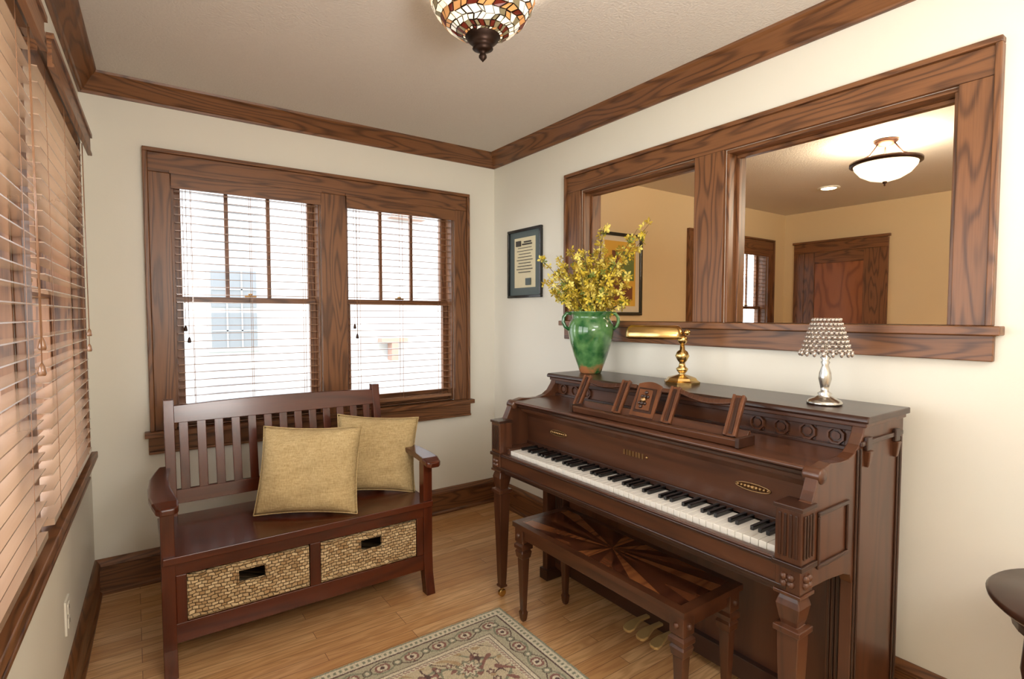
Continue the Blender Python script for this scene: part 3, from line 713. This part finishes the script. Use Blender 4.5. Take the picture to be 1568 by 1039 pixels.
def petal(p,n,sz,m):
    t=n.orthogonal().normalized(); t=Matrix.Rotation(random.uniform(0,6.28),3,n)@t
    for k in range(4):
        a=Matrix.Rotation(k*math.pi/2,3,n)@t; s_=n.cross(a)
        P0=p; P1=p+a*sz*.55+s_*sz*.32+n*sz*.35; P2=p+a*sz+n*sz*.55; P3=p+a*sz*.55-s_*sz*.32+n*sz*.35
        b.face([b.v(P0),b.v(P1),b.v(P2),b.v(P3)],m)
for k in range(60):
    ang=random.uniform(0,2*math.pi); spread=random.uniform(.03,.24); hh=random.uniform(.10,.38)
    lx_=math.cos(ang)*spread; ly_=math.sin(ang)*spread*1.0
    if k==0: lx_,ly_,hh=-.12,.27,.33
    if k==1: lx_,ly_,hh=.03,-.36,.45
    if k==2: lx_,ly_,hh=-.02,-.12,.48
    if k==3: lx_,ly_,hh=-.14,.22,.20
    if k==4: lx_,ly_,hh=.05,-.33,.41
    if k==5: lx_,ly_,hh=-.08,.18,.30
    if k==6: lx_,ly_,hh=-.02,-.32,.42
    if k==7: lx_,ly_,hh=.0,-.08,.46
    lx_=max(-.24,min(.12,lx_))
    pts=[]
    for i in range(9):
        t=i/8; pts.append(Vector((vx+lx_*t**1.4+.03*(random.random()-.5)*t*.6,vy+ly_*t**1.4,LZ+.23+ (hh+.06)*t-.04*t*t*(spread/.2))))
    b.tube(pts,[.0035-.0025*i/8 for i in range(9)],TWIG,5)
    for i in range(2,9):
        for q in range(6):
            t=(i-random.random())/8; j=int(t*8); f=t*8-j; p=pts[j].lerp(pts[min(8,j+1)],f)
            n=Vector((random.uniform(-1,1),random.uniform(-1,1),random.uniform(-.6,1))).normalized()
            p2=p+n*random.uniform(.005,.026)
            if p2.x>2.11: p2.x=2.105
            if random.random()<.88: petal(p2,n,random.uniform(.014,.024),random.choice(YP))
            else: petal(p2,n,.018,LEAF)
b.done(0,par)

# ------------------------------------------------------------------ brass piano lamp
par=empty('brass_piano_lamp'); bx,by=1.95,1.475
b=B('lamp_base'); 
def octpr(c,lv):
    b.loft([[(c[0]+r*math.cos(2*math.pi*(k+.5)/8),c[1]+r*math.sin(2*math.pi*(k+.5)/8),z) for k in range(8)] for z,r in lv],BRASS)
octpr((bx,by),[(LZ,.076),(LZ+.010,.078),(LZ+.016,.066),(LZ+.026,.060),(LZ+.032,.040),(LZ+.038,.02)])
b.lathe([(.020,.034),(.012,.042),(.022,.055),(.026,.064),(.015,.074),(.012,.09),(.020,.10),(.030,.120),(.022,.138),(.011,.146),(.008,.18)],(bx,by,LZ),BRASS,20)
b.tube([(bx,by,LZ+.17),(bx,by,LZ+.20),(bx-.01,by+.02,LZ+.22),(bx-.02,by+.04,LZ+.215)],.006,BRASS)
b.sphere((bx,by,LZ+.19),.022,BRASS); b.sphere((bx+.004,by-.02,LZ+.222),.014,BRASS)
b.done(0,par)
b=B('lamp_shade'); n=18
sx0=Vector((bx-.002,by-.005,LZ+.208)); dirv=Vector((-.45,.89,0)).normalized(); sd=Vector((dirv.y,-dirv.x,0))
rings=[]
for t,rr in ((0,.012),(.008,.030),(.022,.040),(.228,.040),(.242,.030),(.25,.012)):
    c=sx0+dirv*t
    rings.append([tuple(c+sd*rr*1.05*math.cos(a)+Vector((0,0,1))*rr*1.1*math.sin(a)) for a in [math.pi*(-.12+1.24*i/n) for i in range(n+1)]]+[tuple(c+sd*rr*.97*math.cos(a)+Vector((0,0,1))*rr*1.02*math.sin(a)) for a in [math.pi*(1.12-1.24*i/n) for i in range(n+1)]])
b.loft(rings,BRASS,True)
b.done(0,par)
par=empty('crystal_table_lamp'); qx,qy=1.885,.855
b=B('lamp_stem'); b.lathe([(.052,0),(.054,.006),(.048,.014),(.030,.022),(.018,.03),(.022,.036),(.012,.044),(.014,.06),(.020,.085),(.018,.105),(.010,.13),(.014,.14),(.010,.146),(.016,.156),(.006,.165),(.005,.20)],(qx,qy,LZ),NICK,24); b.done(0,par)
b=B('beaded_shade')
for j in range(8):
    t=j/7; r=.040+.030*t; z=LZ+.285-.100*t; nb=22
    b.tube([(qx+r*math.cos(2*math.pi*i/24),qy+r*math.sin(2*math.pi*i/24),z) for i in range(25)],.0015,NICK,5)
    for i in range(nb):
        a=2*math.pi*(i+.5*(j%2))/nb; b.sphere((qx+r*math.cos(a),qy+r*math.sin(a),z-.004),.0062,CRYS,8)
for i in range(18):
    a=2*math.pi*i/18; b.sphere((qx+.076*math.cos(a),qy+.076*math.sin(a),LZ+.170),.0065,CRYS,8,1.6)
for k in range(3):
    a=2*math.pi*k/3; b.tube([(qx,qy,LZ+.195),(qx+.05*math.cos(a),qy+.05*math.sin(a),LZ+.24)],.002,NICK,5)
b.done(0,par)

# ------------------------------------------------------------------ side table
par=empty('round_side_table'); tx,ty,tz=1.865,.165,.655
b=B('table_top'); b.lathe([(.22,-.028),(.238,-.024),(.248,-.014),(.25,-.006),(.244,0),(.001,0)],(tx,ty,tz),WAD[0],64); b.lathe([(.20,-.028),(.20,-.075),(.19,-.075)],(tx,ty,tz),WAD[2],32)
b.done(0,par)
b=B('table_legs')
for k in range(4):
    a=math.pi*2*k/4+2.3; P=[]
    for r,z in ((.18,.60),(.19,.5),(.165,.35),(.15,.2),(.17,.08),(.20,.012)): P.append((tx+r*math.cos(a),ty+r*math.sin(a),z))
    b.tube(P,[.018,.016,.014,.012,.011,.012],WAD[2],8)
b.lathe([(.14,0),(.15,.008),(.14,.016)],(tx,ty,.2),WAD[0],24)
b.done(0,par)
b=B('wall_outlet'); b.box(LX,LX+.006,2.30,2.375,.275,.39,WHITEP)
for z in (.308,.357):
    b.box(LX+.006,LX+.009,2.32,2.355,z-.017,z+.017,WHITEP); b.box(LX+.009,LX+.0095,2.328,2.331,z-.006,z+.008,INK); b.box(LX+.009,LX+.0095,2.343,2.346,z-.006,z+.008,INK)
b.done(.002,xf=RL)

# ------------------------------------------------------------------ exterior
SID=plain('siding_white',srgb(184,186,192),.8)
b=B('neighbor_house')
for i in range(40):
    z=-.6+i*.12; b.prism([(7.5,z),(7.5,z+.12),(7.515,z+.12),(7.53,z)],0,-3,9,SID)
GREY=plain('neighbor_window_grey',srgb(118,124,132),.3); GREY2=plain('neighbor_trim',srgb(148,152,158),.6); BRK=plain('brick_soft',srgb(168,136,126),.8)
b.box(.75,1.35,7.46,7.5,.9,1.95,GREY2); b.box(.80,1.30,7.45,7.455,1.45,1.9,GREY); b.box(.80,1.30,7.45,7.455,.95,1.38,GREY)
for k in (1,2): b.box(.80+k*.166-.01,.80+k*.166+.01,7.44,7.449,.95,1.9,GREY2)
for z in (1.16,1.67): b.box(.80,1.30,7.44,7.448,z-.008,z+.008,GREY2)
b.prism([(3.05,2.75),(3.6,2.75),(3.32,3.0)],1,7.3,7.46,BRK); b.box(4.0,4.16,7.3,7.46,1.85,2.5,BRK); b.box(2.9,3.3,7.3,7.46,.95,1.02,BRK); b.box(3.05,3.15,7.3,7.46,.7,.95,BRK)
b.done()
GR=plain('ground_light',srgb(150,160,140),.9,noise=.2,nscale=2)
b=B('outside_ground'); b.box(-12,12,D+T+.05,14,-.7,-.6,GR); b.box(-12,LX-T-.45,-8,D+T+.05,-.7,-.6,GR); b.done()

# ------------------------------------------------------------------ lights
w=bpy.data.worlds.new('sky'); sc.world=w; w.use_nodes=True
bg=w.node_tree.nodes['Background']; bg.inputs[0].default_value=(.98,.99,1,1); bg.inputs[1].default_value=6.3
def area(name,loc,size,power,col,rot=(0,0,0),sy=None,portal=False,xf=None):
    l=bpy.data.lights.new(name,'AREA'); l.energy=power; l.color=col; l.size=size
    if sy: l.shape='RECTANGLE'; l.size_y=sy
    o=bpy.data.objects.new(name,l); sc.collection.objects.link(o); o.location=loc; o.rotation_euler=rot
    if portal: l.cycles.is_portal=True
    if xf is not None:
        bpy.context.view_layer.update(); o.matrix_world=xf@o.matrix_world
    return o
for i,(a,c) in enumerate(BW): area('portal_back_%d'%i,((a+c)/2,D+T+.02,1.43),c-a,1,(1,1,1),(-math.pi/2,0,0),1.33,True)
for i,(a,c) in enumerate(LW): area('portal_left_%d'%i,(LX-T-.02,(a+c)/2,1.43),1.33,1,(1,1,1),(0,-math.pi/2,0),c-a,True,RL)
area('room_fill_light',(.9,-1.4,2.44),1.4,54,(1,.975,.94))  # added fill light, unseen behind the camera, no fixture
area('bounce_fill_light',(.6,-.3,1.5),.6,44,(1,.985,.96),(math.radians(155),0,math.radians(-5)))  # added soft fill aimed at the ceiling to brighten the room
def point(name,loc,p,col,r=.05):
    l=bpy.data.lights.new(name,'POINT'); l.energy=p; l.color=col; l.shadow_soft_size=r
    o=bpy.data.objects.new(name,l); sc.collection.objects.link(o); o.location=loc
point('pendant_bulb',(px,py,CZ-.12),7,(1,.9,.74),.03)
point('far_room_bulb',(lx,ly,CZ-.12),36,(1,.85,.63),.05)
point('far_room_point',(3.9,0.2,2.1),46,(1,.85,.63),.2)  # bare point light in the far room, no fixture modelled

# ------------------------------------------------------------------ camera
cam=bpy.data.cameras.new('camera'); co=bpy.data.objects.new('camera',cam); sc.collection.objects.link(co)
co.location=(0,0,1.3533); cam.sensor_width=36; cam.lens=823.06/1568*36; cam.clip_start=.01
co.rotation_euler=(math.radians(90-2.6),math.radians(0.0),math.radians(-35.28))
sc.camera=co
